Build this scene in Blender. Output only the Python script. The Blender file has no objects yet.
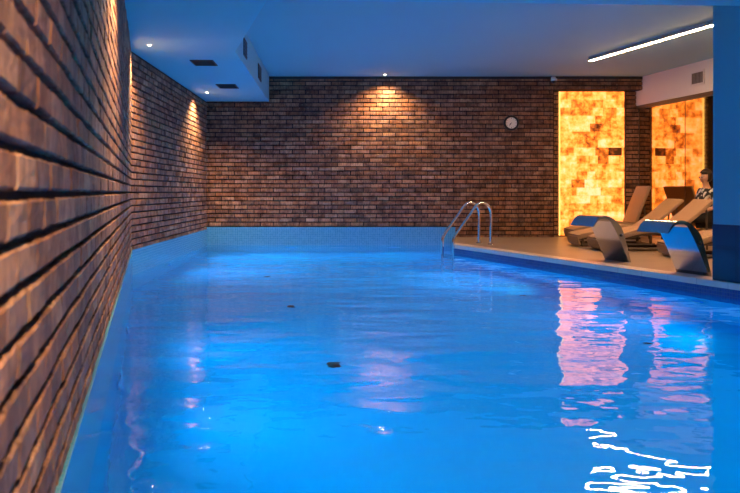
import bpy, bmesh, math, random
from mathutils import Vector, Matrix
R = random.Random(7)
C = bpy.context.scene.collection
F = 850.0; H = 0.935; HOR = 192.0
DECK = 0.14; LOW = 2.53; HIGH = 2.97

# ------------------------------------------------------------------ helpers
class MB:
    def __init__(s): s.v = []; s.f = []; s.m = []; s.sm = []
    def add(s, vs, fs, mi=0, smooth=False):
        o = len(s.v); s.v += [tuple(p) for p in vs]
        for f in fs: s.f.append([o+i for i in f]); s.m.append(mi); s.sm.append(smooth)
    def box(s, c, d, M=None, mi=0):
        x, y, z = d[0]/2, d[1]/2, d[2]/2
        vs = [Vector((a*x, b*y, e*z)) for a in (-1,1) for b in (-1,1) for e in (-1,1)]
        if M: vs = [M @ v for v in vs]
        vs = [v+Vector(c) for v in vs]
        s.add(vs, [(0,1,3,2),(4,6,7,5),(0,4,5,1),(2,3,7,6),(0,2,6,4),(1,5,7,3)], mi)
    def prism(s, pts, z0, z1, mi=0):
        n = len(pts); vs = [(p[0],p[1],z0) for p in pts]+[(p[0],p[1],z1) for p in pts]
        s.add(vs, [list(range(n))[::-1], list(range(n,2*n))]+[(i,(i+1)%n,n+(i+1)%n,n+i) for i in range(n)], mi)
    def tube(s, path, r, n=14, mi=0, cap=True):
        path = [Vector(p) for p in path]; vs = []; N = len(path); up = None
        for i, p in enumerate(path):
            t = (path[min(i+1,N-1)]-path[max(i-1,0)]).normalized()
            if up is None:
                up = t.orthogonal().normalized()
            up = (up - t*up.dot(t)).normalized(); b = t.cross(up)
            rr = r[i] if isinstance(r, (list,tuple)) else r
            for k in range(n):
                a = 2*math.pi*k/n; vs.append(p+up*math.cos(a)*rr+b*math.sin(a)*rr)
        fs = [(i*n+k, i*n+(k+1)%n, (i+1)*n+(k+1)%n, (i+1)*n+k) for i in range(N-1) for k in range(n)]
        s.add(vs, fs, mi, True)
        if cap:
            s.add(vs[:n], [list(range(n))[::-1]], mi); s.add(vs[-n:], [list(range(n))], mi)
    def lathe(s, prof, c=(0,0,0), M=None, n=32, mi=0, smooth=True):
        vs = []; fs = []; K = len(prof)
        for (r, h) in prof:
            for k in range(n):
                a = 2*math.pi*k/n; v = Vector((r*math.cos(a), r*math.sin(a), h))
                if M: v = M @ v
                vs.append(v+Vector(c))
        for i in range(K-1):
            for k in range(n):
                fs.append((i*n+k, i*n+(k+1)%n, (i+1)*n+(k+1)%n, (i+1)*n+k))
        s.add(vs, fs, mi, smooth)
    def build(s, name, mats, parent=None, bevel=0, seg=2, recalc=True, loc=None):
        me = bpy.data.meshes.new(name); me.from_pydata(s.v, [], s.f)
        for i, p in enumerate(me.polygons): p.material_index = s.m[i]; p.use_smooth = s.sm[i]
        if recalc:
            bm = bmesh.new(); bm.from_mesh(me)
            bmesh.ops.recalc_face_normals(bm, faces=bm.faces); bm.to_mesh(me); bm.free()
        for m in (mats if isinstance(mats,(list,tuple)) else [mats]): me.materials.append(m)
        o = bpy.data.objects.new(name, me); C.objects.link(o)
        if parent: o.parent = parent
        if loc: o.location = loc
        if bevel:
            b = o.modifiers.new('bevel','BEVEL'); b.width = bevel; b.segments = seg; b.limit_method = 'ANGLE'; b.angle_limit = math.radians(40)
        return o
def tag(o, label=None, cat=None, group=None, kind=None):
    if label: o['label'] = label
    if cat: o['category'] = cat
    if group: o['group'] = group
    if kind: o['kind'] = kind
    return o
def thing(name, label, cat, loc=(0,0,0), rz=0, group=None):
    o = bpy.data.objects.new(name, None); o.empty_display_size = .1; C.objects.link(o)
    o.location = loc; o.rotation_euler = (0,0,rz)
    return tag(o, label, cat, group)
def copy_tree(o, parent=None):
    c = o.copy(); C.objects.link(c); c.parent = parent
    for ch in list(o.children): copy_tree(ch, c)
    return c
def smooth_curve(pts, n=8):
    out = []; P = [Vector(p) for p in pts]
    for i in range(len(P)-1):
        p0 = P[max(i-1,0)]; p1 = P[i]; p2 = P[i+1]; p3 = P[min(i+2,len(P)-1)]
        for k in range(n):
            t = k/n
            out.append(.5*((2*p1)+(p2-p0)*t+(2*p0-5*p1+4*p2-p3)*t*t+(3*p1-p0-3*p2+p3)*t**3))
    out.append(P[-1]); return out

# ------------------------------------------------------------------ materials
class NT:
    def __init__(s, name):
        s.mat = bpy.data.materials.new(name); s.mat.use_nodes = True; s.t = s.mat.node_tree; s.t.nodes.clear()
        s.out = s.n('ShaderNodeOutputMaterial')
    def n(s, t, **kw):
        nd = s.t.nodes.new(t)
        for k, v in kw.items():
            if k in nd.inputs.keys(): nd.inputs[k].default_value = v
            else: setattr(nd, k, v)
        return nd
    def l(s, a, b): s.t.links.new(a, b)
    def surf(s, sh): s.l(sh, s.out.inputs['Surface'])
    def coord(s, which='Object', scale=(1,1,1), rot=(0,0,0)):
        tc = s.n('ShaderNodeTexCoord'); mp = s.n('ShaderNodeMapping')
        mp.inputs['Scale'].default_value = scale; mp.inputs['Rotation'].default_value = rot
        s.l(tc.outputs[which], mp.inputs['Vector']); return mp.outputs['Vector']
    def ramp(s, fac, stops, mode='LINEAR'):
        r = s.n('ShaderNodeValToRGB'); r.color_ramp.interpolation = mode
        e = r.color_ramp.elements
        while len(e) > 1: e.remove(e[-1])
        e[0].position = stops[0][0]; e[0].color = (*stops[0][1],1)
        for p, c in stops[1:]: q = e.new(p); q.color = (*c,1)
        s.l(fac, r.inputs['Fac']); return r.outputs['Color']
    def noise(s, vec, scale, detail=3, rough=.5):
        n = s.n('ShaderNodeTexNoise', Scale=scale, Detail=detail, Roughness=rough); s.l(vec, n.inputs['Vector']); return n.outputs['Fac']
    def mixc(s, f, a, b, blend='MIX'):
        m = s.n('ShaderNodeMix', data_type='RGBA', blend_type=blend)
        for sock, v in ((m.inputs[0],f),(m.inputs[6],a),(m.inputs[7],b)):
            if isinstance(v,(int,float)): sock.default_value = v
            elif isinstance(v,tuple): sock.default_value = (*v,1)
            else: s.l(v, sock)
        return m.outputs[2]
    def math(s, op, a, b=0.0):
        m = s.n('ShaderNodeMath', operation=op)
        for sock, v in ((m.inputs[0],a),(m.inputs[1],b)):
            if isinstance(v,(int,float)): sock.default_value = v
            else: s.l(v, sock)
        return m.outputs[0]
    def bump(s, h, strength=.5, dist=.01, normal=None):
        b = s.n('ShaderNodeBump', Strength=strength, Distance=dist); s.l(h, b.inputs['Height'])
        if normal: s.l(normal, b.inputs['Normal'])
        return b.outputs['Normal']
    def bsdf(s, color=None, rough=.5, metal=0, normal=None, **kw):
        p = s.n('ShaderNodeBsdfPrincipled', Metallic=metal)
        if isinstance(rough,(int,float)): p.inputs['Roughness'].default_value = rough
        else: s.l(rough, p.inputs['Roughness'])
        if isinstance(color, tuple): p.inputs['Base Color'].default_value = (*color,1)
        elif color is not None: s.l(color, p.inputs['Base Color'])
        if normal: s.l(normal, p.inputs['Normal'])
        for k, v in kw.items(): p.inputs[k].default_value = v
        s.surf(p.outputs[0]); return p

def plain(name, col, rough=.5, metal=0, var=.06, nscale=8):
    t = NT(name); v = t.coord(); n = t.noise(v, nscale, 4)
    c = t.mixc(n, tuple(max(0,x*(1-var)) for x in col), tuple(min(1,x*(1+var)) for x in col))
    t.bsdf(c, rough, metal, t.bump(t.noise(v, nscale*9, 3), .08, .003)); return t.mat
def emit(name, col, st):
    t = NT(name); e = t.n('ShaderNodeEmission', Strength=st); e.inputs['Color'].default_value = (*col,1)
    t.surf(e.outputs[0]); return t.mat

def brick_mat():
    t = NT('brick'); g = t.n('ShaderNodeNewGeometry'); rnd = g.outputs['Random Per Island']
    base = t.ramp(rnd, [(0,(.105,.055,.036)),(.10,(.26,.112,.052)),(.22,(.33,.16,.082)),(.34,(.17,.095,.066)),(.46,(.40,.215,.125)),(.56,(.12,.068,.052)),
                        (.68,(.28,.135,.070)),(.80,(.45,.275,.165)),(.90,(.165,.105,.085)),(1,(.35,.17,.085))])
    v = t.coord(); n1 = t.noise(v, 26, 5, .65); n2 = t.noise(v, 7, 3); n3 = t.noise(v, 140, 2); n4 = t.noise(t.coord('Object',(1,1,.16)), 75, 3, .6)
    c = t.mixc(t.math('MULTIPLY', n1, .35), base, (.38,.19,.10))
    dk = t.ramp(n2, [(.38,(.55,.52,.55)),(.55,(1,1,1))])
    c = t.mixc(1.0, c, dk, 'MULTIPLY')
    c = t.mixc(1.0, c, t.ramp(n4, [(.3,(.50,.46,.46)),(.5,(1,1,1)),(.72,(1.4,1.3,1.2))]), 'MULTIPLY')
    pale = t.ramp(n1, [(.60,(0,0,0)),(.72,(.5,.5,.5))])
    c = t.mixc(pale, c, (.50,.38,.29))
    nb = t.bump(n1, .6, .006); nb = t.bump(n3, .35, .002, nb); nb = t.bump(n4, .7, .004, nb)
    t.bsdf(c, .82, 0, nb); return t.mat
M_BRICK = brick_mat()
M_MORTAR = plain('dark_mortar', (.012,.012,.015), .95, 0, .3, 30)

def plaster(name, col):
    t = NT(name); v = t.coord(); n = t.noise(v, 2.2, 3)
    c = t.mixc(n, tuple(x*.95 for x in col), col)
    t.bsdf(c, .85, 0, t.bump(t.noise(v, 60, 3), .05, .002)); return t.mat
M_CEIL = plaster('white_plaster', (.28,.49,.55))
M_SOFFIT = plaster('pool_lit_plaster', (.23,.57,.66))  # ceiling plaster in a brighter colour, standing in for missing pool light
M_BULK = plaster('bulkhead_plaster', (.80,.78,.74))
M_WALL = plaster('warm_plaster', (.62,.58,.53))
M_PILLAR = plaster('blue_plaster', (.13,.40,.50))

def mosaic(name, ca, cb, grout, size, rough=.12):
    t = NT(name); tc = t.n('ShaderNodeTexCoord'); uv = tc.outputs['UV']
    br = t.n('ShaderNodeTexBrick', offset=0.0, squash=1.0); br.inputs['Scale'].default_value = 1
    br.inputs['Brick Width'].default_value = size; br.inputs['Row Height'].default_value = size
    br.inputs['Mortar Size'].default_value = size*.07; br.inputs['Mortar Smooth'].default_value = .1
    br.inputs['Color1'].default_value = (*ca,1); br.inputs['Color2'].default_value = (*cb,1); br.inputs['Mortar'].default_value = (*grout,1)
    br.inputs['Bias'].default_value = 0
    t.l(uv, br.inputs['Vector'])
    inv = t.math('SUBTRACT', 1.0, br.outputs['Fac'])
    t.bsdf(br.outputs['Color'], rough, 0, t.bump(inv, .4, .002)); return t.mat
M_STRIP = mosaic('pale_blue_mosaic', (.045,.28,.46), (.07,.34,.54), (.17,.44,.60), .032)
M_POOL = mosaic('pool_mosaic', (.015,.53,.86), (.016,.54,.875), (.018,.55,.88), .05, .3)
M_EDGE = mosaic('deep_blue_mosaic', (.03,.06,.24), (.045,.08,.29), (.10,.13,.26), .032, .12)
M_DADO = mosaic('navy_tile', (.006,.045,.10), (.008,.05,.115), (.008,.04,.09), .30, .12)

def floor_mat(name, ca, cb, w, h, grout, rough):
    t = NT(name); v = t.coord('Object', (1,1,1), (0,0,math.radians(-19.3)))
    br = t.n('ShaderNodeTexBrick', offset=.5); br.inputs['Scale'].default_value = 1
    br.inputs['Brick Width'].default_value = w; br.inputs['Row Height'].default_value = h; br.inputs['Mortar Size'].default_value = .004
    br.inputs['Color1'].default_value = (*ca,1); br.inputs['Color2'].default_value = (*cb,1); br.inputs['Mortar'].default_value = (*grout,1)
    t.l(v, br.inputs['Vector'])
    n = t.noise(v, 5, 5, .6); c = t.mixc(t.math('MULTIPLY', n, .5), br.outputs['Color'], tuple(x*.6 for x in ca))
    t.bsdf(c, rough, 0, t.bump(t.math('SUBTRACT',1.0,br.outputs['Fac']), .3, .002)); return t.mat
M_DECK = floor_mat('deck_tile', (.33,.25,.175), (.295,.22,.155), .9, .3, (.17,.13,.09), .38)
M_COPE = floor_mat('coping_tile', (.84,.74,.64), (.80,.70,.61), .5, .4, (.5,.45,.42), .3)

def steel(name, col, rough, stretch=(3,3,160)):
    t = NT(name); v = t.coord('Object', stretch); n = t.noise(v, 4, 4)
    r = t.math('MULTIPLY_ADD', n, .10); r.node.inputs[2].default_value = rough-.05
    t.bsdf(col, r, 1.0, t.bump(n, .03, .001)); return t.mat
M_CHROME = steel('polished_steel', (.78,.79,.80), .10, (8,8,8))
M_BRUSHED = steel('brushed_steel', (.50,.50,.51), .14)
M_BLACK = plain('black_plastic', (.012,.012,.014), .4)
M_WHITEP = plain('white_plastic', (.75,.75,.74), .4)
M_GREY = plain('grey_metal', (.35,.34,.33), .45, .3)
M_VENT = plain('dark_vent', (.02,.022,.026), .6)
M_DIAL = plain('cream_dial', (.80,.76,.66), .5)

def wicker_mat():
    t = NT('woven_wicker'); tc = t.n('ShaderNodeTexCoord'); uv = tc.outputs['UV']
    ck = t.n('ShaderNodeTexBrick', offset=.5); ck.inputs['Scale'].default_value = 1
    ck.inputs['Brick Width'].default_value = .03; ck.inputs['Row Height'].default_value = .012; ck.inputs['Mortar Size'].default_value = .002
    ck.inputs['Color1'].default_value = (.46,.29,.165,1); ck.inputs['Color2'].default_value = (.56,.37,.22,1); ck.inputs['Mortar'].default_value = (.15,.095,.055,1)
    t.l(uv, ck.inputs['Vector'])
    n = t.noise(t.coord(), 14, 3); c = t.mixc(t.math('MULTIPLY',n,.5), ck.outputs['Color'], (.36,.23,.13))
    t.bsdf(c, .5, 0, t.bump(t.math('SUBTRACT',1.0,ck.outputs['Fac']), .6, .004)); return t.mat
M_WICKER = wicker_mat()
M_FRAME = plain('dark_brown_frame', (.07,.045,.03), .5)

def salt_mat():
    t = NT('glowing_salt'); at = t.n('ShaderNodeAttribute', attribute_name='tone'); tone = at.outputs['Fac']
    v = t.coord(); n1 = t.noise(v, 7.5, 5, .62); n2 = t.noise(v, 22, 4, .6)
    f = t.math('MULTIPLY_ADD', n1, 1.5); f.node.inputs[2].default_value = -.75
    f = t.math('ADD', f, tone); g = t.math('MULTIPLY_ADD', n2, .34); g.node.inputs[2].default_value = -.17
    f = t.math('ADD', f, g)
    c = t.ramp(f, [(0,(.03,.006,.001)),(.14,(.10,.016,.002)),(.30,(.27,.048,.004)),(.46,(.52,.112,.009)),(.62,(.82,.215,.026)),(.80,(1.0,.29,.065)),(1,(1.0,.34,.16))])
    e = t.n('ShaderNodeEmission', Strength=SALT); t.l(c, e.inputs['Color'])
    gl = t.n('ShaderNodeBsdfGlossy', Roughness=.35); mx = t.n('ShaderNodeMixShader'); mx.inputs[0].default_value = .04
    t.l(e.outputs[0], mx.inputs[1]); t.l(gl.outputs[0], mx.inputs[2]); t.surf(mx.outputs[0]); return t.mat
SALT = 2.9
M_SALT = salt_mat()

def water_mat():
    t = NT('pool_water'); v = t.coord('Object', (1,1,1), (0,0,.35)); v2 = t.coord('Object', (.7,1.25,1), (0,0,.1))
    n1 = t.noise(v2, 1.5, 2, .45); n2 = t.noise(v, 5.0, 2, .5)
    nb = t.bump(n1, 1.0, .022); nb = t.bump(n2, 1.0, .0035, nb)
    fr = t.n('ShaderNodeFresnel', IOR=1.25); t.l(nb, fr.inputs['Normal'])
    rf = t.n('ShaderNodeBsdfRefraction', IOR=1.33, Roughness=0.0); rf.inputs['Color'].default_value = (.06,.92,1,1); t.l(nb, rf.inputs['Normal'])
    gl = t.n('ShaderNodeBsdfGlossy', Roughness=0.0); gl.inputs['Color'].default_value = (1,1,1,1); t.l(nb, gl.inputs['Normal'])
    mx = t.n('ShaderNodeMixShader'); t.l(fr.outputs[0], mx.inputs[0]); t.l(rf.outputs[0], mx.inputs[1]); t.l(gl.outputs[0], mx.inputs[2])
    t.surf(mx.outputs[0]); return t.mat
M_WATER = water_mat()
t_ = NT('mirror_glass'); t_.bsdf((.70,.58,.44), .035, 1.0); M_MIRROR = t_.mat
t_ = NT('darker_mirror_glass'); t_.bsdf((.64,.53,.41), .05, 1.0); M_MIRROR2 = t_.mat  # slightly darker, rougher glass for the second mirror pane
M_SPOT = emit('spot_lens_glow', (1,.78,.5), 30)
M_LED = emit('white_led_glow', (1,.54,.24), 200)
M_AMBER = emit('amber_led_glow', (1,.55,.12), 2.2)
M_UW = emit('blue_lamp_glow', (.0,.22,.9), .9)

# ------------------------------------------------------------------ plan of the room
def near_x(y): return -.228-.2588*y
BX, BY = -2.70, 9.55                 # bend of the left wall
CX, CY = -2.89, 15.0                 # back left corner
ED = Vector((.328,-.945,0))          # along the pool's deck edge, towards the camera
EP = Vector((-.945,-.328,0))         # from the deck towards the pool
E0 = Vector((1.28,12.82,0))
def edge_at(y): return 1.28+.347*(12.82-y)
def right_x(y): return 4.80+.194*(15.3-y)
REAR = -2.0

# ------------------------------------------------------------------ brick walls
def brick_wall(name, p0, p1, z0, z1, fine_until=None, u_off=0.0, seed=1, side=1, cut=None):
    rr = random.Random(seed)
    p0 = Vector((p0[0],p0[1],0)); p1 = Vector((p1[0],p1[1],0)); L = (p1-p0).length; d = (p1-p0)/L
    n = Vector((d.y,-d.x,0))*side
    W = .227; CH = .0752; bed = .018; head = .0125 if fine_until is None else .005; TH = .022
    mb = MB()
    def P(u, z, w): q = p0+d*u+n*w; return (q.x, q.y, z)
    mb.add([P(0,z0,0),P(L,z0,0),P(L,z1,0),P(0,z1,0)], [(0,1,2,3)], 1)
    mb.add([P(0,z0,-.12),P(L,z0,-.12),P(L,z1,-.12),P(0,z1,-.12)], [(3,2,1,0)], 1)
    k0 = int(math.floor((z0-.93)/CH)); k1 = int(math.ceil((z1-.93)/CH))
    for k in range(k0, k1):
        za = .93+k*CH+bed/2; zb = za+CH-bed
        za = max(za, z0); zb = min(zb, z1)
        if zb-za < .012: continue
        u = -W*(.5 if k%2 else 0)+u_off-W
        while u < L:
            hj = .004 if fine_until is None else .0015
            a = max(u+head/2+rr.uniform(-hj,hj), .0); b = min(u+W-head/2+rr.uniform(-hj,hj), L); u += W
            if b-a < .015: continue
            th = TH+(rr.uniform(-.004,.004) if fine_until is None else rr.uniform(-.002,.002)); ti = rr.uniform(-.0018,.0018); tz = rr.uniform(-.0015,.0015)
            ja = rr.uniform(-.0022,.0022); jb = rr.uniform(-.0022,.0022)
            fine = fine_until is not None and a < fine_until
            if not fine:
                c = .004; q = lambda s=.0015: rr.uniform(-s, s)
                vs = [P(a,za,0),P(b,za,0),P(b,zb,0),P(a,zb,0),
                      P(a+q(),za+ja,th-c),P(b+q(),za+jb,th-c),P(b+q(),zb+jb,th-c),P(a+q(),zb+ja,th-c),
                      P(a+c,za+c+ja,th-ti-tz),P(b-c,za+c+jb,th+ti-tz),P(b-c,zb-c+jb,th+ti+tz),P(a+c,zb-c+ja,th-ti+tz)]
                fs = [(8,9,10,11)]
                for o in (0,4):
                    for i in range(4): fs.append((o+i, o+(i+1)%4, o+4+(i+1)%4, o+4+i))
                mb.add(vs, fs, 0)
            else:
                nu, nv = 9, 5; g = []
                for j in range(nv+1):
                    for i in range(nu+1):
                        fu = i/nu; fv = j/nv; ei = i in (0,nu); ej = j in (0,nv)
                        uu = a+(b-a)*fu; zz = za+(zb-za)*fv
                        w = th+ti*(2*fu-1)+tz*(2*fv-1)+rr.uniform(-.0011,.0011)
                        if ei or ej: w -= .003+rr.uniform(0,.002); uu += rr.uniform(-.0018,.0018); zz += rr.uniform(-.0028,.0028)
                        if i == 1: uu = a+.005
                        if i == nu-1: uu = b-.005
                        if j == 1: zz = za+.004
                        if j == nv-1: zz = zb-.004
                        g.append((uu,zz,w))
                vs = [P(*q) for q in g]; s_ = nu+1
                fs = [(j*s_+i, j*s_+i+1, (j+1)*s_+i+1, (j+1)*s_+i) for j in range(nv) for i in range(nu)]
                ring = [i for i in range(nu+1)]+[j*s_+nu for j in range(1,nv+1)]+[nv*s_+i for i in range(nu-1,-1,-1)]+[j*s_ for j in range(nv-1,0,-1)]
                o = len(vs); vs += [P(g[r][0],g[r][1],0) for r in ring]; m = len(ring)
                fs += [(ring[i], o+i, o+(i+1)%m, ring[(i+1)%m]) for i in range(m)]
                mb.add(vs, fs, 0, False)
    return tag(mb.build(name, [M_BRICK, M_MORTAR], recalc=False), kind='structure')
# distance along the near wall, from its far end at the bend towards the camera, so the fine bricks are near the camera
brick_wall('wall_left_near', (near_x(REAR),REAR), (BX,BY), .25, LOW, 7.5, .03, 3, 1)
brick_wall('wall_left_far', (BX,BY), (CX,CY), .25, LOW, None, .0, 4, 1)
brick_wall('wall_back', (CX,CY), (3.23,CY), 0.10, HIGH, None, .05, 5, 1)
brick_wall('wall_back_lintel', (3.23,CY), (4.86,CY), 2.735, HIGH, None, .0, 6, 1)
brick_wall('wall_back_alcove', (3.23,CY+.22), (4.83,CY+.22), DECK, 2.735, None, .1, 8, 1)
mb = MB(); mb.box((3.235,CY+.11,1.43),(.02,.22,2.6)); mb.box((4.04,CY+.11,2.745),(1.6,.22,.02))
tag(mb.build('wall_back_reveal', M_MORTAR), kind='structure')
# dark trim strip between brick and ceiling
mb = MB(); mb.box((1.0,CY-.012,HIGH-.02),(7.7,.03,.05)); tag(mb.build('trim_1', M_VENT), kind='structure')

# right wall: plain plaster, with the lowered bulkhead above the mirrors
mb = MB()
a0 = (right_x(15.5),15.5); a1 = (right_x(REAR),REAR)
mb.prism([a0,a1,(a1[0]+.12,a1[1]),(a0[0]+.12,a0[1])], 0, HIGH); tag(mb.build('wall_right', M_WALL), kind='structure')
mb = MB(); nrm = Vector((-.982,-.19,0))
def rw(y, off): return (right_x(y)+nrm.x*off, y+nrm.y*off)
mb.prism([rw(15.5,.06),rw(REAR,.06),rw(REAR,0),rw(15.5,0)], 2.475, HIGH); tag(mb.build('ceiling_bulkhead', M_BULK), kind='structure')
mb = MB(); mb.prism([rw(15.25,.05),rw(8.5,.05),rw(8.5,.002),rw(15.25,.002)], 2.415, 2.474); tag(mb.build('trim_2', plain('brown_rail',(.10,.07,.05),.4)), kind='structure')
mb = MB(); mb.prism([(near_x(REAR)-.1,REAR),(a1[0],REAR),(a1[0],REAR-.12),(near_x(REAR)-.1,REAR-.12)], -1.5, HIGH); tag(mb.build('wall_rear', M_WALL), kind='structure')

# ceilings
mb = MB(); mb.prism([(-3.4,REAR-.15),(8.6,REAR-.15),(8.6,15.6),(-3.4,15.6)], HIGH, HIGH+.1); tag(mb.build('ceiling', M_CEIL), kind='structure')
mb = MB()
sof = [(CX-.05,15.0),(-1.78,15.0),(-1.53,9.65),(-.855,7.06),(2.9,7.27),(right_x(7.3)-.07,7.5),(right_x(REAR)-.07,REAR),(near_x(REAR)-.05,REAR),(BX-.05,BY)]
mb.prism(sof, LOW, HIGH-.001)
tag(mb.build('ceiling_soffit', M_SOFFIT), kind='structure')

# pillar on the deck edge
mb = MB(); p0 = Vector((3.10,7.68,0)); out = -EP
pts = [p0, p0+ED*.85, p0+ED*.85+out*.7, p0+out*.7]
pz = 1.03-.40
mb.prism([(p.x,p.y) for p in pts], .635, HIGH-.002); mb.build
o = tag(mb.build('pillar', M_PILLAR), kind='structure')

# ------------------------------------------------------------------ uv helper for tiled planes
def quad_uv(name, quads, mat, kind='structure'):
    """quads: list of (p, u-vector, v-vector) with uv in metres"""
    vs = []; fs = []; uvs = []
    for p, u, v in quads:
        p, u, v = Vector(p), Vector(u), Vector(v); o = len(vs)
        vs += [p, p+u, p+u+v, p+v]; fs.append((o,o+1,o+2,o+3)); uvs += [(0,0),(u.length,0),(u.length,v.length),(0,v.length)]
    me = bpy.data.meshes.new(name); me.from_pydata([tuple(v) for v in vs], [], fs); ul = me.uv_layers.new()
    for i, l in enumerate(me.loops): ul.data[i].uv = uvs[l.vertex_index]
    me.materials.append(mat); o = bpy.data.objects.new(name, me); C.objects.link(o)
    if kind: tag(o, kind=kind)
    return o
def prism_uv(name, pts, z0, z1, mat, ztop=True):
    qs = []; n = len(pts)
    for i in range(n):
        a = Vector((*pts[i],z0)); b = Vector((*pts[(i+1)%n],z0)); qs.append((a, b-a, (0,0,z1-z0)))
    return qs
# dado tiles round the foot of the pillar (proud of the plaster by 4 mm)
dp = [p0+EP*.004-ED*.004, p0+ED*.854+EP*.004, p0+ED*.854+out*.704, p0+out*.704-ED*.004]
qs = prism_uv('d', [(p.x,p.y) for p in dp], DECK, .645, M_DADO)
a = Vector((dp[0].x,dp[0].y,.645)); qs.append((a, dp[1]-dp[0], dp[3]-dp[0]))
quad_uv('pillar_dado', qs, M_DADO)

# tiled kerb along the walls (35 mm proud of the brick)
def kerb(name, a, b, side, t=.032, z1=.283, zb=-1.4):
    a = Vector((*a,0)); b = Vector((*b,0)); d = (b-a).normalized(); n = Vector((d.y,-d.x,0))*side
    A = a+n*t; B = b+n*t
    return quad_uv(name, [(A+Vector((0,0,zb)), B-A, (0,0,z1-zb)), (A+Vector((0,0,z1)), B-A, -n*t)], M_STRIP)
kerb('trim_3', (near_x(REAR),REAR), (BX,BY), 1)
kerb('trim_4', (BX,BY), (CX,CY), 1)
kerb('trim_5', (CX,CY), (1.5,CY), 1, .05, .318)
quad_uv('trim_6', [((1.5,CY-.05,-.1),(0,.05,0),(0,0,.418))], M_STRIP)

# deck floor, coping and pool basin
corner2 = (1.5,15.0)
E1y = REAR; E1 = (edge_at(E1y), E1y)
def off(p, dvec, t): return (p[0]+dvec.x*t, p[1]+dvec.y*t)
cw = .22
e_far = (E0.x, E0.y)
in_far = off(e_far, -EP, cw); in_near = off(E1, -EP, cw)
in_back = corner2
in_far = (1.332,13.34)
mb = MB(); mb.prism([in_far, in_near, (right_x(REAR),REAR), (right_x(15.5),15.5), (3.24,15.5), (3.24,15.0), in_back], DECK-.06, DECK)
tag(mb.build('floor', M_DECK), kind='structure')
mb = MB(); mb.prism([e_far, E1, in_near, in_far], DECK-.06, DECK+.001)
tag(mb.build('trim_7', M_COPE, bevel=.006), kind='structure')
er = off(e_far, -EP, .0); n2 = off(E1, -EP, .0)
A = Vector((*er,0)); B = Vector((*n2,0)); K = Vector((*corner2,0))
quad_uv('trim_8', [(A+Vector((0,0,-.30)), B-A, (0,0,.385)), (K+Vector((0,0,-.30)), A-K, (0,0,.385))], M_EDGE)
quad_uv('trim_9', [(A+Vector((0,0,-1.4)), B-A, (0,0,1.10)), (K+Vector((0,0,-1.4)), A-K, (0,0,1.10))], M_POOL)
quad_uv('trim_10', [((near_x(REAR),REAR+.01,-1.4),(E1[0]-near_x(REAR),0,0),(0,0,1.54))], M_POOL)
# pool bottom
me_pts = [(near_x(REAR),REAR),(E1[0],REAR),e_far,corner2,(CX,CY),(BX,BY)]
me = bpy.data.meshes.new('pool_bottom'); me.from_pydata([(x,y,-1.4) for x,y in me_pts],[],[list(range(len(me_pts)))])
ul = me.uv_layers.new()
for i, l in enumerate(me.loops): ul.data[i].uv = me_pts[l.vertex_index]
me.materials.append(M_POOL); o = bpy.data.objects.new('floor_pool', me); C.objects.link(o); tag(o, kind='structure')
# water
mb = MB(); w_pts = [(near_x(REAR)+.025,REAR+.011),(E1[0]-.001,REAR+.011),(e_far[0]-.003,e_far[1]),(corner2[0]-.001,CY-.049),(CX+.025,CY-.049),(BX+.024,BY)]
mb.add([(x,y,0) for x,y in w_pts], [list(range(len(w_pts)))])
o = mb.build('water', M_WATER, recalc=False); tag(o, 'clear blue rippled water filling the swimming pool', 'water', kind='stuff')

# ------------------------------------------------------------------ salt panel in the alcove
def salt_panel():
    x0, x1, z0, z1 = 3.40, 4.535, .16, 2.725; y = CY+.165
    root = thing('salt_wall_panel', 'glowing amber backlit salt brick panel set in the brick alcove', 'wall panel', ((x0+x1)/2, y, z0))
    rr = random.Random(21); mb = MB(); tones = []
    W = .19; Hh = (z1-z0)/18
    def tone_at(cx, cz, r):
        px = 370+cx/15.19*850; py = 192-(cz-H)/15.19*850
        for (ax, bx, ay, by, tn) in ((605,617,149,156,.02),(590,606,149,156,.36),(586,602,127,133,.34),(602,616,127,133,.44),(566,582,102,109,.46),(582,600,102,109,.50),(571,584,180,186,.34),(594,610,157,162,.34),
                                     (600,616,119,124,.48),(581,596,137,142,.44),(585,596,184,193,.95),(575,585,190,197,.88),(585,600,171,180,.80)):
            if ax <= px <= bx and ay-2.5 <= py <= by+2.5: return tn
        return r
    for j in range(18):
        za = z0+j*Hh; u = x0-(W*.5 if j%2 else 0)
        while u < x1-.01:
            w = W*rr.choice((.75,1,1,1.25)); a = max(u, x0); b = min(u+w, x1); u += w
            if b-a < .03: continue
            d = rr.uniform(0,.012); t = tone_at((a+b)/2, za+Hh/2, rr.uniform(.50,.80)); g = .0015
            cx = (x0+x1)/2
            n0 = len(mb.v)
            mb.box(((a+b)/2-cx, .012-d/2, za+Hh/2-z0), (b-a-g, .03+d, Hh-g))
            tones += [t]*(len(mb.v)-n0)
    o = mb.build('salt_bricks', M_SALT, root, recalc=False)
    at = o.data.attributes.new('tone','FLOAT','POINT')
    for i, t in enumerate(tones): at.data[i].value = t
    l = MB(); l.box((-(x1-x0)/2-.02, -.005, (z1-z0)/2), (.022,.02,z1-z0)); l.build('light_strip', M_AMBER, root)['label'] = 'bright vertical light strip'
    f = MB(); f.box((0,.036,(z1-z0)/2), (x1-x0+.08,.014,z1-z0)); f.build('backing', M_FRAME, root)
salt_panel()

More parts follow.
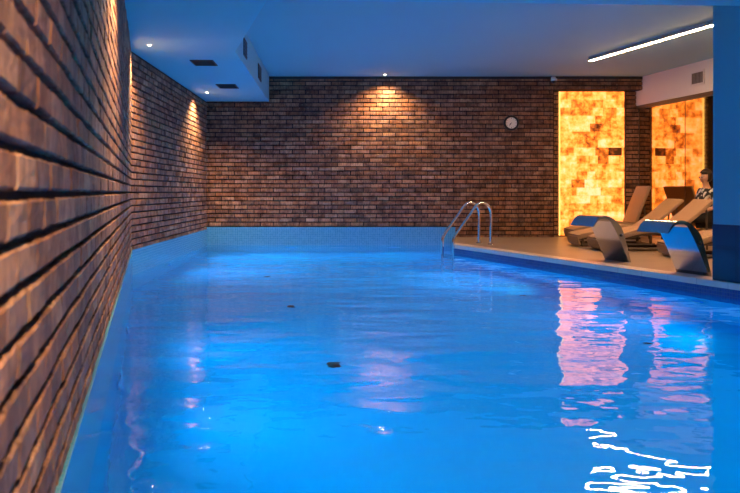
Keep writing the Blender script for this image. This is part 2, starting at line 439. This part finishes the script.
# mirrors on the right wall
def mirror(y0, y1, mat, label, extra):
    root = thing('mirror_panel', label, 'mirror', (*rw((y0+y1)/2,.0), DECK))
    c = Vector((*rw((y0+y1)/2,.0),DECK)); pts = [rw(y0-.004,.006+extra), rw(y1+.004,.006+extra), rw(y1+.004,.0), rw(y0-.004,.0)]
    mb = MB(); mb.prism([(p[0]-c.x,p[1]-c.y) for p in pts], .02, 2.27); mb.build('mirror_glass', mat, root)
    f = MB(); pts = [rw(y0-.001,.010), rw(y0-.009,.010), rw(y0-.009,.007), rw(y0-.001,.007)]
    f.prism([(p[0]-c.x,p[1]-c.y) for p in pts], .02, 2.27); f.build('edge_trim', M_FRAME, root)
mirror(15.2, 13.75, M_MIRROR, 'tall wall mirror beside the alcove reflecting the glowing salt panel', 0)
mirror(13.75, 11.0, M_MIRROR2, 'tall wall mirror nearer the blue pillar, right of the mirror seam', 0)

# ------------------------------------------------------------------ ladder
def ladder():
    foot = Vector((1.83,12.87,DECK))
    root = thing('pool_ladder', 'chrome pool ladder with two curved handrails at the pool corner', 'ladder', foot)
    prof = [(0,0),(0,.25),(0,.44),(.012,.53),(.055,.595),(.125,.628),(.195,.62),(.26,.572),(.33,.48),(.46,.315),(.57,.175),(.61,.105),(.623,.03),(.623,-.2),(.623,-1.05)]
    for k in (0,1):
        mb = MB(); base = -ED*.40*k
        path = [base+EP*p.x+Vector((0,0,p.y)) for p in smooth_curve([(a,b,0) for a,b in prof], 6)]
        mb.tube(path, .0215, 16); rail = mb.build('handrail', M_CHROME, root)
        fl = MB(); fl.lathe([(.0,.016),(.03,.016),(.045,.01),(.047,0),(0,0)], base); fl.build('base_flange', M_CHROME, rail)
    for j, z in enumerate((-.34,-.60,-.86)):
        mb = MB(); c = EP*.623-ED*.20+Vector((0,0,z)); Mx = Matrix((( ED.x, EP.x,0),(ED.y,EP.y,0),(0,0,1)))
        mb.box(c, (.38,.075,.025), Mx); mb.build('step', M_CHROME, root, bevel=.006)
ladder()

# ------------------------------------------------------------------ stainless water cascades
def cascade_proto(label):
    root = thing('pool_cascade', label, 'pool cascade', (0,0,0), 0, 'stainless steel cascades on the pool edge')
    outer = smooth_curve([(0,0,0),(.055,.19,0),(.114,.367,0),(.18,.45,0),(.264,.51,0),(.36,.530,0),(.44,.497,0),(.50,.41,0)], 5)
    inner = smooth_curve([(.485,.412,0),(.43,.475,0),(.36,.496,0),(.29,.478,0),(.245,.42,0),(.18,.31,0),(.10,.15,0),(.03,0,0)], 5)
    loop = [(p.x,p.y) for p in outer]+[(p.x,p.y) for p in inner]
    n = len(outer); W = .46; mb = MB()
    def P(q, w): v = EP*q[0]-ED*w; return (v.x, v.y, q[1])
    va = [P(q,0) for q in loop]; vb = [P(q,W) for q in loop]; m = len(loop)
    mb.add(va+vb, [(i,(i+1)%m,m+(i+1)%m,m+i) for i in range(m) if i not in (n-1,m-1)], 0, True)
    mb.add(va+vb, [(n-1,n,m+n,m+n-1),(m-1,0,m,2*m-1)], 0)
    io = [loop[i] for i in range(n)]; ii = [loop[m-1-i] for i in range(m-n)]
    for w in (0,W):
        vs = [P(q,w) for q in io]+[P(q,w) for q in ii]; k = len(io)
        mb.add(vs, [(i,i+1,k+i+1,k+i) for i in range(k-1)], 0)
    mb.build('spout_body', M_BRUSHED, root)
    b = MB(); Mx = Matrix.Rotation(math.radians(90),3,'Y'); q = Matrix(((ED.x,-EP.x*0-ED.y,0),(ED.y,ED.x,0),(0,0,1)))
    Mz = Matrix(((EP.x,0,ED.x),(EP.y,0,ED.y),(0,1,0)))
    b.lathe([(0,.012),(.014,.012),(.017,.006),(.017,-.002),(0,-.002)], EP*.135+Vector((0,0,.31)), Mz, 16)
    b.build('control_button', M_BLACK, root)
    return root
c1 = cascade_proto('stainless steel pool cascade spout farther from the blue pillar')
c1.location = (2.95,9.60,DECK)
c2 = copy_tree(c1); c2.location = (3.235,8.05,DECK); c2['label'] = 'stainless steel pool cascade spout standing right beside the blue pillar'

# ------------------------------------------------------------------ wicker loungers
def ribbon(path, width, th, name, mat, parent, bevel=.012):
    """path: (s,h) top line; thick sheet extruded along local y, uv in metres"""
    P = [Vector((p[0],0,p[1])) for p in path]; N = len(P); low = []
    for i, p in enumerate(P):
        t = (P[min(i+1,N-1)]-P[max(i-1,0)]).normalized(); nn = Vector((t.z,0,-t.x)); low.append(p+nn*(th[i] if isinstance(th,list) else th))
    vs = []; w = width/2
    for i in range(N): vs += [P[i]+Vector((0,-w,0)), P[i]+Vector((0,w,0)), low[i]+Vector((0,w,0)), low[i]+Vector((0,-w,0))]
    fs = []; fuv = []; acc = [0]
    for i in range(1,N): acc.append(acc[-1]+(P[i]-P[i-1]).length)
    for i in range(N-1):
        a = i*4; b = a+4
        for k in range(4):
            k2 = (k+1)%4; fs.append((a+k,a+k2,b+k2,b+k))
            ext = width if k in (0,2) else .08
            fuv.append([(acc[i],0),(acc[i],ext),(acc[i+1],ext),(acc[i+1],0)])
    fs.append((3,2,1,0)); fuv.append([(0,0),(0,width),(.08,width),(.08,0)])
    e = (N-1)*4; fs.append((e,e+1,e+2,e+3)); fuv.append([(0,0),(0,width),(.08,width),(.08,0)])
    me = bpy.data.meshes.new(name); me.from_pydata([tuple(v) for v in vs],[],fs); ul = me.uv_layers.new()
    for p in me.polygons:
        p.use_smooth = True
        for k, li in enumerate(p.loop_indices): ul.data[li].uv = fuv[p.index][k]
    me.materials.append(mat); o = bpy.data.objects.new(name, me); C.objects.link(o); o.parent = parent
    b = o.modifiers.new('bevel','BEVEL'); b.width = bevel; b.segments = 3; b.limit_method = 'ANGLE'; b.angle_limit = math.radians(50)
    return o
def lounger(label, loc, rz, upright):
    root = thing('sun_lounger', label, 'sun lounger', loc, rz, 'wicker sun loungers on the poolside deck')
    W = .68
    seat = smooth_curve([(0,.17,0),(.08,.20,0),(.28,.235,0),(.55,.305,0),(.76,.315,0),(.92,.285,0),(1.04,.27,0)], 6)
    ribbon([(p.x,p.y) for p in seat], W, .07, 'seat', M_WICKER, root)
    if upright: bk = [(1.02,.285,0),(1.08,.45,0),(1.16,.66,0),(1.26,.90,0)]
    else: bk = [(.98,.28,0),(1.12,.375,0),(1.28,.50,0),(1.42,.62,0),(1.51,.70,0)]
    bp = smooth_curve(bk, 6); ribbon([(p.x,p.y) for p in bp], W, .05, 'backrest', M_WICKER, root)
    # wicker skirt / arched base under the seat
    mb = MB(); top = [(p.x, p.y-.075) for p in seat][2:-2]
    for sgn in (-1,1):
        y = sgn*(W/2-.03)
        mb.tube([(top[i][0], y, top[i][1]) for i in range(len(top))], .022, 8)
        mb.tube([(.06,y,.03),(1.12,y,.03)], .024, 8)
        for s in (.08,1.06): mb.tube([(s,y,.03),(s,y,.20 if s>.5 else .12)], .022, 8)
    mb.tube([(.08,-W/2+.03,.03),(.08,W/2-.03,.03)], .022, 8); mb.tube([(1.06,-W/2+.03,.03),(1.06,W/2-.03,.03)], .022, 8)
    mb.build('base_frame', M_FRAME, root)
    sk = [(.02,.15),(.03,.09),(.05,.035)]
    ribbon(sk, W-.02, .03, 'foot_skirt', M_WICKER, root, .006)
    y = W/2-.05
    for sgn in (-1,1):
        mb = MB(); q = bk[-2]; mb.tube([(q[0]+.02, sgn*y, q[1]-.05),(q[0]+(.12 if upright else .03), sgn*y, .02)], .014, 8)
        mb.build('back_support', M_FRAME, root)
    return root
AX = 0.0
def put(px, py, lab, up, rz=AX, dz=0):
    Y = (H-DECK)*F/(py-HOR); X = (px-370)/F*Y
    return lounger(lab, (X, Y, DECK), rz, up)
W2 = .34
# the foot's near corner is at (px,py); shift to the centre line
def put2(px, py, lab, up, rz=AX):
    Y = (H-DECK)*F/(py-HOR); X = (px-370)/F*Y; n = Vector((-math.sin(rz), math.cos(rz)))
    return lounger(lab, (X+n.x*.34, Y+n.y*.34, DECK), rz, up)
put2(573, 240, 'brown wicker sun lounger with upright back before the salt panel, farthest from the pillar', True)
put2(578, 247, 'brown wicker sun lounger second from the glowing salt panel, back reclined', False)
put2(600, 251.5, 'brown wicker sun lounger third from the salt panel, its reclined back reaching the pillar edge', False)
put2(676, 259, 'brown wicker sun lounger nearest the blue pillar, mostly hidden behind cascade and pillar', False)

# ------------------------------------------------------------------ person resting beside the mirrors
def skin(name, V, E, rad, mat, parent, root_i=0, sub=2):
    me = bpy.data.meshes.new(name); me.from_pydata(V, E, []); me.materials.append(mat)
    o = bpy.data.objects.new(name, me); C.objects.link(o); o.parent = parent
    m = o.modifiers.new('skin','SKIN'); m.use_smooth_shade = True
    for i, d in enumerate(me.skin_vertices[0].data):
        q = rad[i]; d.radius = q if isinstance(q, tuple) else (q,q); d.use_root = i == root_i
    sb = o.modifiers.new('sub','SUBSURF'); sb.levels = sub; sb.render_levels = sub
    return o
def person():
    root = thing('person', 'seated person with dark hair in a black and white patterned top beside the pillar', 'person', (5.06,12.75,DECK), math.radians(14))
    M_SKIN = plain('skin', (.50,.29,.20), .5, 0, .08); M_HAIR = plain('dark_hair', (.020,.012,.008), .45, 0, .3, 40); M_TR = plain('black_fabric', (.012,.012,.014), .85)
    t = NT('black_white_print'); n = t.noise(t.coord(), 17, 2, .4); t.bsdf(t.ramp(n, [(.0,(.015,.015,.017)),(.52,(.015,.015,.017)),(.55,(.62,.60,.57)),(1,(.62,.60,.57))]), .8); M_PR = t.mat
    V = []; E = []; Q = []
    def v(x, y, z, q, par=None):
        V.append((-x,y,z)); Q.append(q)
        if par is not None: E.append((par,len(V)-1))
        return len(V)-1
    pel = v(0,0,.43,(.13,.15)); wa = v(.03,0,.58,(.10,.125),pel); ch = v(.01,0,.76,(.105,.15),wa); nb = v(.01,0,.89,(.06,.07),ch)
    nt = v(.03,0,.955,.048,nb); h1 = v(.045,0,1.01,(.062,.058),nt); h2 = v(.04,0,1.075,(.088,.072),h1); h3 = v(.03,0,1.13,(.075,.066),h2)
    no = v(.135,0,1.045,.012,h2)
    for sg in (-1,1):
        v(.03,sg*.082,1.05,.014,h2)
        sh = v(.0,sg*.165,.85,.052,ch); el = v(.02,sg*.225,.60,.038,sh); wr = v(.25,sg*.15,.515,.026,el); pm = v(.31,sg*.135,.505,(.016,.032),wr)
        for k, (L, dy) in enumerate(((.075,-.028),(.085,-.010),(.080,.009),(.062,.027))):
            f1 = v(.345,sg*.135+dy,.503,.0088,pm); f2 = v(.345+L*.5,sg*.135+dy*1.1,.500,.0082,f1); v(.345+L*.85,sg*.135+dy*1.12,.485,.007,f2)
        t1 = v(.285,sg*.135-sg*.038,.505,.010,pm); v(.315,sg*.135-sg*.058,.50,.0085,t1)
        hp = v(.08,sg*.09,.43,.085,pel); kn = v(.43,sg*.11,.435,.058,hp); ca = v(.42,sg*.11,.28,.052,kn); an = v(.40,sg*.11,.075,.034,ca); he = v(.43,sg*.11,.035,.032,an); v(.58,sg*.12,.025,.024,he)
    skin('body', V, E, Q, M_SKIN, root, pel)
    def chain(name, pts, mat, par): 
        return skin(name, [(-p[0],p[1],p[2]) for p in pts[0]], pts[1], pts[2], mat, par)
    chain('top', ([(0,0,.47),(.03,0,.58),(.01,0,.76),(.01,0,.87),(0,.165,.85),(.02,.222,.66),(0,-.165,.85),(.02,-.222,.66)],[(0,1),(1,2),(2,3),(2,4),(4,5),(2,6),(6,7)],
                  [(.150,.170),(.118,.143),(.122,.165),(.085,.10),.068,.056,.068,.056]), M_PR, root)
    chain('trousers', ([(0,0,.44),(.08,.09,.43),(.43,.11,.435),(.42,.11,.28),(.40,.11,.10),(.08,-.09,.43),(.43,-.11,.435),(.42,-.11,.28),(.40,-.11,.10)],
                  [(0,1),(1,2),(2,3),(3,4),(0,5),(5,6),(6,7),(7,8)], [(.145,.165),.098,.070,.063,.052,.098,.070,.063,.052]), M_TR, root)
    mb = MB(); nu, nv = 28, 18; vs = []; fs = []
    for b in range(nv+1):
        th = math.pi*b/nv
        for a in range(nu):
            ph = 2*math.pi*a/nu; w_ = 1+.02*math.sin(9*ph)*math.sin(th)
            vs.append((-.022-.108*w_*math.sin(th)*math.cos(ph), .095*w_*math.sin(th)*math.sin(ph), 1.095+.112*math.cos(th)))
    for b in range(nv):
        for a in range(nu):
            q = (b*nu+a, b*nu+(a+1)%nu, (b+1)*nu+(a+1)%nu, (b+1)*nu+a); c = sum((Vector(vs[k]) for k in q), Vector())/4
            if (-c.x < .035 and c.z > 1.0) or c.z > 1.135: fs.append(q)
    mb.add(vs, fs, 0, True); hr = mb.build('hair', M_HAIR, root)
    sd = hr.modifiers.new('thick','SOLIDIFY'); sd.thickness = .016
    for sg in (-1,1):
        mb = MB(); mb.lathe([(0,.011),(.008,.008),(.011,0),(.008,-.008),(0,-.011)], (-.122,sg*.032,1.07), None, 12); mb.build('eye', M_BLACK, root)
    mb = MB(); mb.tube([(-.120,-.022,1.005),(-.126,0,1.003),(-.120,.022,1.005)], .005, 8); mb.build('mouth', plain('lips',(.36,.13,.11),.5), root)
    root.scale = (.95,.95,.95)
    st = thing('wicker_stool', 'low woven wicker stool under the seated person beside the pillar', 'stool', (5.06,12.75,DECK))
    mb = MB(); mb.lathe([(0,.235),(.17,.235),(.195,.225),(.20,.21),(.20,.15),(.21,.03),(.19,.02),(0,.02)], (0,0,0), None, 36); mb.build('seat', M_WICKER, st)
    mb = MB(); mb.lathe([(0,.02),(.2,.02),(.2,0),(0,0)], (0,0,0), None, 36); mb.build('base_ring', M_FRAME, st)
person()

# ------------------------------------------------------------------ wall clock
def clock():
    c = ((511.3-370)/F*14.97, CY-.024, H-(123-HOR)/F*14.97)
    root = thing('wall_clock', 'round black rimmed wall clock with cream dial on brick wall', 'clock', c)
    Mx = Matrix.Rotation(math.radians(90),3,'X')
    mb = MB(); mb.lathe([(0,-.0),(.135,0),(.138,.012),(.132,.035),(.118,.04),(.098,.028),(.098,.018),(0,.018)], (0,0,0), Mx, 48); mb.build('rim', M_BLACK, root)
    mb = MB(); mb.lathe([(0,.021),(.0985,.021),(.0985,.017),(0,.017)], (0,0,0), Mx, 48, smooth=False); mb.build('dial', M_DIAL, root)
    for k in range(12):
        a = k*math.pi/6; mb = MB(); mb.box((.083*math.sin(a),-.0225,.083*math.cos(a)), (.005 if k%3 else .009,.002,.016), Matrix.Rotation(a,3,'Y'))
        mb.build('hour_mark', M_BLACK, root)
    for nm, a, L, w in (('hour_hand',math.radians(232),.05,.009),('minute_hand',math.radians(215),.072,.006)):
        mb = MB(); mb.box((math.sin(a)*L*.4,-.0245,math.cos(a)*L*.4), (w,.002,L), Matrix.Rotation(a,3,'Y')); mb.build(nm, M_BLACK, root)
clock()

# security camera under the ceiling
def cctv():
    Y = 14.84; c = ((554-370)/F*Y, Y, HIGH-.045)
    root = thing('security_camera', 'small white dome security camera on the brick wall under the ceiling', 'camera', c)
    mb = MB(); mb.box((0,.055,-.005),(.07,.07,.07)); mb.build('wall_mount', M_WHITEP, root, bevel=.01)
    mb = MB(); mb.lathe([(0,-.01),(.05,-.01),(.055,-.02),(.055,-.045),(.05,-.05)], (0,0,0), None, 24); mb.build('housing', M_WHITEP, root)
    mb = MB(); mb.lathe([(.046,-.05),(.043,-.07),(.03,-.088),(.0,-.095)], (0,0,0), None, 24); mb.build('dome', M_BLACK, root)
cctv()

# linear ceiling light
def linear_light():
    a = Vector((3.33,12.85,0)); b = a+Vector((.26,-.966,0))*6.2; c = (a+b)/2
    root = thing('linear_ceiling_light', 'long slim white linear light mounted under the ceiling over the deck', 'light', (c.x,c.y,HIGH))
    d = (b-a); L = d.length; Mx = Matrix.Rotation(math.atan2(d.y,d.x),3,'Z')
    mb = MB(); mb.box((0,0,-.027),(L,.062,.054),Mx); mb.build('housing', M_GREY, root)
    mb = MB(); mb.box((0,0,-.051),(L-.01,.05,.014),Mx); mb.build('diffuser', M_LED, root)
linear_light()

# recessed spots
def spot_proto():
    root = thing('recessed_spotlight', 'x', 'light', (0,0,0), 0, 'recessed wall washing spotlights')
    mb = MB(); mb.lathe([(.017,-.001),(.036,-.001),(.036,-.004),(.033,-.006),(.019,-.006),(.017,-.001)], (0,0,0), None, 24); mb.build('trim_ring', M_WHITEP, root)
    mb = MB(); mb.lathe([(.017,-.003),(.016,-.011),(.011,-.015),(.0,-.017)], (0,0,0), None, 20); mb.build('lens', M_SPOT, root)
    return root
def spot_light(root, power, ang=135, blend=1.0, tilt=(0,0)):
    ld = bpy.data.lights.new('spot_lamp','SPOT'); ld.energy = power; ld.color = (1,.60,.30); ld.spot_size = math.radians(ang); ld.spot_blend = blend; ld.shadow_soft_size = .02
    o = bpy.data.objects.new('lamp', ld); C.objects.link(o); o.parent = root; o.location = (0,0,-.03); o.rotation_euler = (tilt[0],tilt[1],0)
SP0 = spot_proto()
spots = [((-2.60,13.56,LOW),'recessed ceiling spotlight nearest the back corner above left wall',330),
         ((-2.385,9.19,LOW),'recessed ceiling spotlight above the bend of the left brick wall',420),
         ((near_x(4.8)+.36,4.8,LOW),'recessed ceiling spotlight above the near left wall, out of frame',420),
         ((near_x(.6)+.45,.6,LOW),'recessed ceiling spotlight above the left wall beside the viewer, out of frame',520),
         (((385-370)/F*14.70,14.70,HIGH),'recessed ceiling spotlight washing the middle of the back brick wall',250)]
for i, (p, lab, pw) in enumerate(spots):
    o = SP0 if i == 0 else copy_tree(SP0)
    o.location = p; o['label'] = lab
for (p, lab, pw), o in zip(spots, [x for x in C.objects if x.name.startswith('recessed_spotlight')]):
    spot_light(o, pw)

# ceiling vents
def vent(px, py, z, w, d, rz, lab):
    Y = (z-H)*F/(HOR-py); X = (px-370)/F*Y
    root = thing('ceiling_vent', lab, 'vent', (X,Y,z), rz, 'vents under the lowered ceiling')
    mb = MB()
    for sx in (-1,1): mb.box((sx*(w/2-.008),0,-.006),(.016,d,.012)); mb.box((0,sx*(d/2-.008),-.006),(w,.016,.012))
    mb.build('frame', M_VENT, root)
    mb = MB(); mb.box((0,0,-.002),(w-.02,d-.02,.003)); mb.build('backing', M_BLACK, root)
    mb = MB()
    n = int(d/.03)
    for k in range(1,n): mb.box((0,-d/2+k*d/n,-.007),(w-.02,.004,.012),Matrix.Rotation(.6,3,'X'))
    mb.build('slats', M_VENT, root)
vent(204, 62.5, LOW, .28, .42, .04, 'dark slotted ceiling vent nearer the viewer on the lowered ceiling')
vent(227.5, 86, LOW, .29, .46, .04, 'dark slotted ceiling vent farther back on the lowered ceiling')
def side_vent(y, zc, hh, ww, lab):
    d = Vector((-1.78+1.53, 15.0-9.65, 0)).normalized(); n = Vector((d.y,-d.x,0)); t = (y-9.65)/(15-9.65)
    c = Vector((-1.53-.25*t, y, zc))
    root = thing('wall_vent', lab, 'vent', c, 0, 'slot vents on the side of the lowered ceiling')
    Mx = Matrix(((d.x,n.x,0),(d.y,n.y,0),(0,0,1)))
    mb = MB(); mb.box(n*.004,(ww,.008,hh),Mx); mb.build('backing', M_BLACK, root)
    mb = MB()
    for k in range(5): mb.box(n*.01+Vector((0,0,-hh/2+hh*(k+.5)/5)),(ww,.008,.006),Mx)
    mb.build('slats', M_VENT, root)
side_vent(10.75, 2.75, .22, .40, 'narrow dark slot vent nearer the viewer on the bulkhead side')
side_vent(12.95, 2.75, .22, .55, 'narrow dark slot vent farther back on the bulkhead side')
def grille():
    y = 13.3; c = Vector((*rw(y,.062), H+(HOR-78)/F*y))
    root = thing('wall_grille', 'square grey ventilation grille on the white bulkhead above the mirrors', 'vent', c)
    d = Vector((-.19,.982,0)); Mx = Matrix(((d.x,nrm.x,0),(d.y,nrm.y,0),(0,0,1)))
    mb = MB(); w, h = .34, .20
    for s in (-1,1): mb.box(d*s*(w/2)+nrm*.008,(.03,.016,h+.03),Mx); mb.box(nrm*.008+Vector((0,0,s*h/2)),(w+.03,.016,.03),Mx)
    mb.build('frame', M_WHITEP, root)
    mb = MB(); mb.box(nrm*.002,(w,.004,h),Mx); mb.build('backing', M_VENT, root)
    mb = MB()
    for k in range(9): mb.box(d*(-w/2+w*(k+.5)/9)+nrm*.008,(.012,.01,h),Mx)
    mb.build('slats', M_GREY, root)
grille()

# pool floor inlets (two rows)
def refr(px, py, zf=-1.4):
    d = Vector(((px-370)/F, 1, -(py-HOR)/F)).normalized(); t = H/-d.z; p = Vector((0,0,H))+d*t
    hz = Vector((d.x,d.y,0)); s = hz.length/1.33; hz.normalize(); c = math.sqrt(1-s*s)
    return p+hz*(s/c)*(-zf)+Vector((0,0,zf))
inl = [(268,276.5,'farthest left row'),(291.5,306.5,'middle of the left row'),(335,365,'nearest of the left row'),
       (451.5,270.5,'farthest of the right row, near the ladder'),(522,296,'middle of the right row'),(648,343,'nearest of the right row')]
labs = ['dark round floor inlet under water, farthest of the left row','dark round floor inlet under water, middle of the left row','dark round floor inlet under water, nearest of the left row',
        'dark round floor inlet under water nearest the ladder','dark round floor inlet under water, middle of the right row','dark round floor inlet under water, below the salt panel reflection at right']
for (px,py,_), lab in zip(inl, labs):
    p = refr(px,py); root = thing('floor_inlet', lab, 'pool inlet', (p.x,p.y,-1.4), 0, 'inlets on the pool floor')
    mb = MB(); mb.lathe([(0,.012),(.030,.012),(.040,.008),(.042,0),(0,0)], (0,0,0), None, 28); mb.build('cover', M_BLACK, root)
    mb = MB(); mb.lathe([(.014,.013),(.016,.017),(.021,.017),(.023,.013)], (0,0,0), None, 28); mb.build('ring', M_VENT, root)

# underwater lamps
UW = 1.3
def uw_lamp(p, n, power, lab):
    n = Vector(n).normalized(); root = thing('underwater_light', lab, 'light', p, 0, 'blue lamps in the pool walls')
    Mx = Vector((0,0,1)).rotation_difference(n).to_matrix()
    mb = MB(); mb.lathe([(.085,.0),(.13,.0),(.13,.015),(.12,.022),(.09,.022),(.085,.012)], (0,0,0), Mx, 32); mb.build('trim_ring', M_CHROME, root)
    mb = MB(); mb.lathe([(.088,.010),(.05,.018),(0,.02)], (0,0,0), Mx, 32); mb.build('lens', M_UW, root)
    ld = bpy.data.lights.new('blue_lamp','SPOT'); ld.energy = power*UW; ld.color = (.0,.55,1.0); ld.spot_size = math.radians(176); ld.spot_blend = .9; ld.shadow_soft_size = 0
    o = bpy.data.objects.new('lamp', ld); C.objects.link(o); o.parent = root; o.location = n*.06
    o.rotation_mode = 'QUATERNION'; o.rotation_quaternion = n.to_track_quat('-Z','Y')
ln = Vector((.968,.2505,0)); 
where = {.6:'nearest the viewer',2.7:'second from the viewer',4.7:'midway along',6.3:'before the wall bend'}
for y in where:
    p = Vector((near_x(y),y,-.50))+Vector((.968,.25,0))*.052
    uw_lamp(p, (.968,.25,0), {.6:50,2.7:62}.get(y,80), 'blue underwater lamp in the left pool wall, '+where[y])
fn = Vector((CY-BY, -(CX-BX), 0)).normalized()
for y, lab in ((11.4,'beyond the wall bend'),(13.4,'toward the back corner')):
    t = (y-BY)/(CY-BY); p = Vector((BX+(CX-BX)*t, y, -.50))+fn*.052
    uw_lamp(p, fn, 145, 'blue underwater lamp in the far left pool wall, '+lab)
for x, lab in ((-1.4,'left one'),(.4,'one toward the ladder')):
    uw_lamp(Vector((x,CY-.053,-.50)), (0,-1,0), 80, 'blue underwater lamp in the back pool wall, '+lab)
where = {2.5:'nearest the viewer',5.0:'under the pillar',7.8:'beside the cascades',10.9:'close to the ladder'}
for y, pw in ((2.5,48),(5.0,62),(7.8,72),(10.9,150)):
    p = Vector((edge_at(y),y,-.50))+EP*.003
    uw_lamp(p, EP, pw, 'blue underwater lamp below the deck edge, '+where[y])

# ------------------------------------------------------------------ world, camera, view
w = bpy.data.worlds.new('World'); bpy.context.scene.world = w; w.use_nodes = True
w.node_tree.nodes['Background'].inputs[0].default_value = (.004,.008,.02,1); w.node_tree.nodes['Background'].inputs[1].default_value = 1
cd = bpy.data.cameras.new('camera'); cam = bpy.data.objects.new('camera', cd); C.objects.link(cam)
cam.location = (0,0,H); cam.rotation_euler = (math.pi/2,0,0); cd.sensor_width = 36; cd.lens = F/740*36; cd.shift_y = -(246.5-HOR)/740
cd.clip_start = .05; cd.dof.use_dof = True; cd.dof.focus_distance = 11; cd.dof.aperture_fstop = 6.0
sc = bpy.context.scene; sc.camera = cam
sc.view_settings.view_transform = 'Standard'; sc.view_settings.look = 'None'; sc.view_settings.gamma = 1; sc.view_settings.exposure = 0
sc.view_settings.use_curve_mapping = False
sc.cycles.use_denoising = True; sc.cycles.sample_clamp_indirect = 6
sc.cycles.max_bounces = 14; sc.cycles.diffuse_bounces = 5; sc.cycles.glossy_bounces = 6; sc.cycles.transmission_bounces = 8
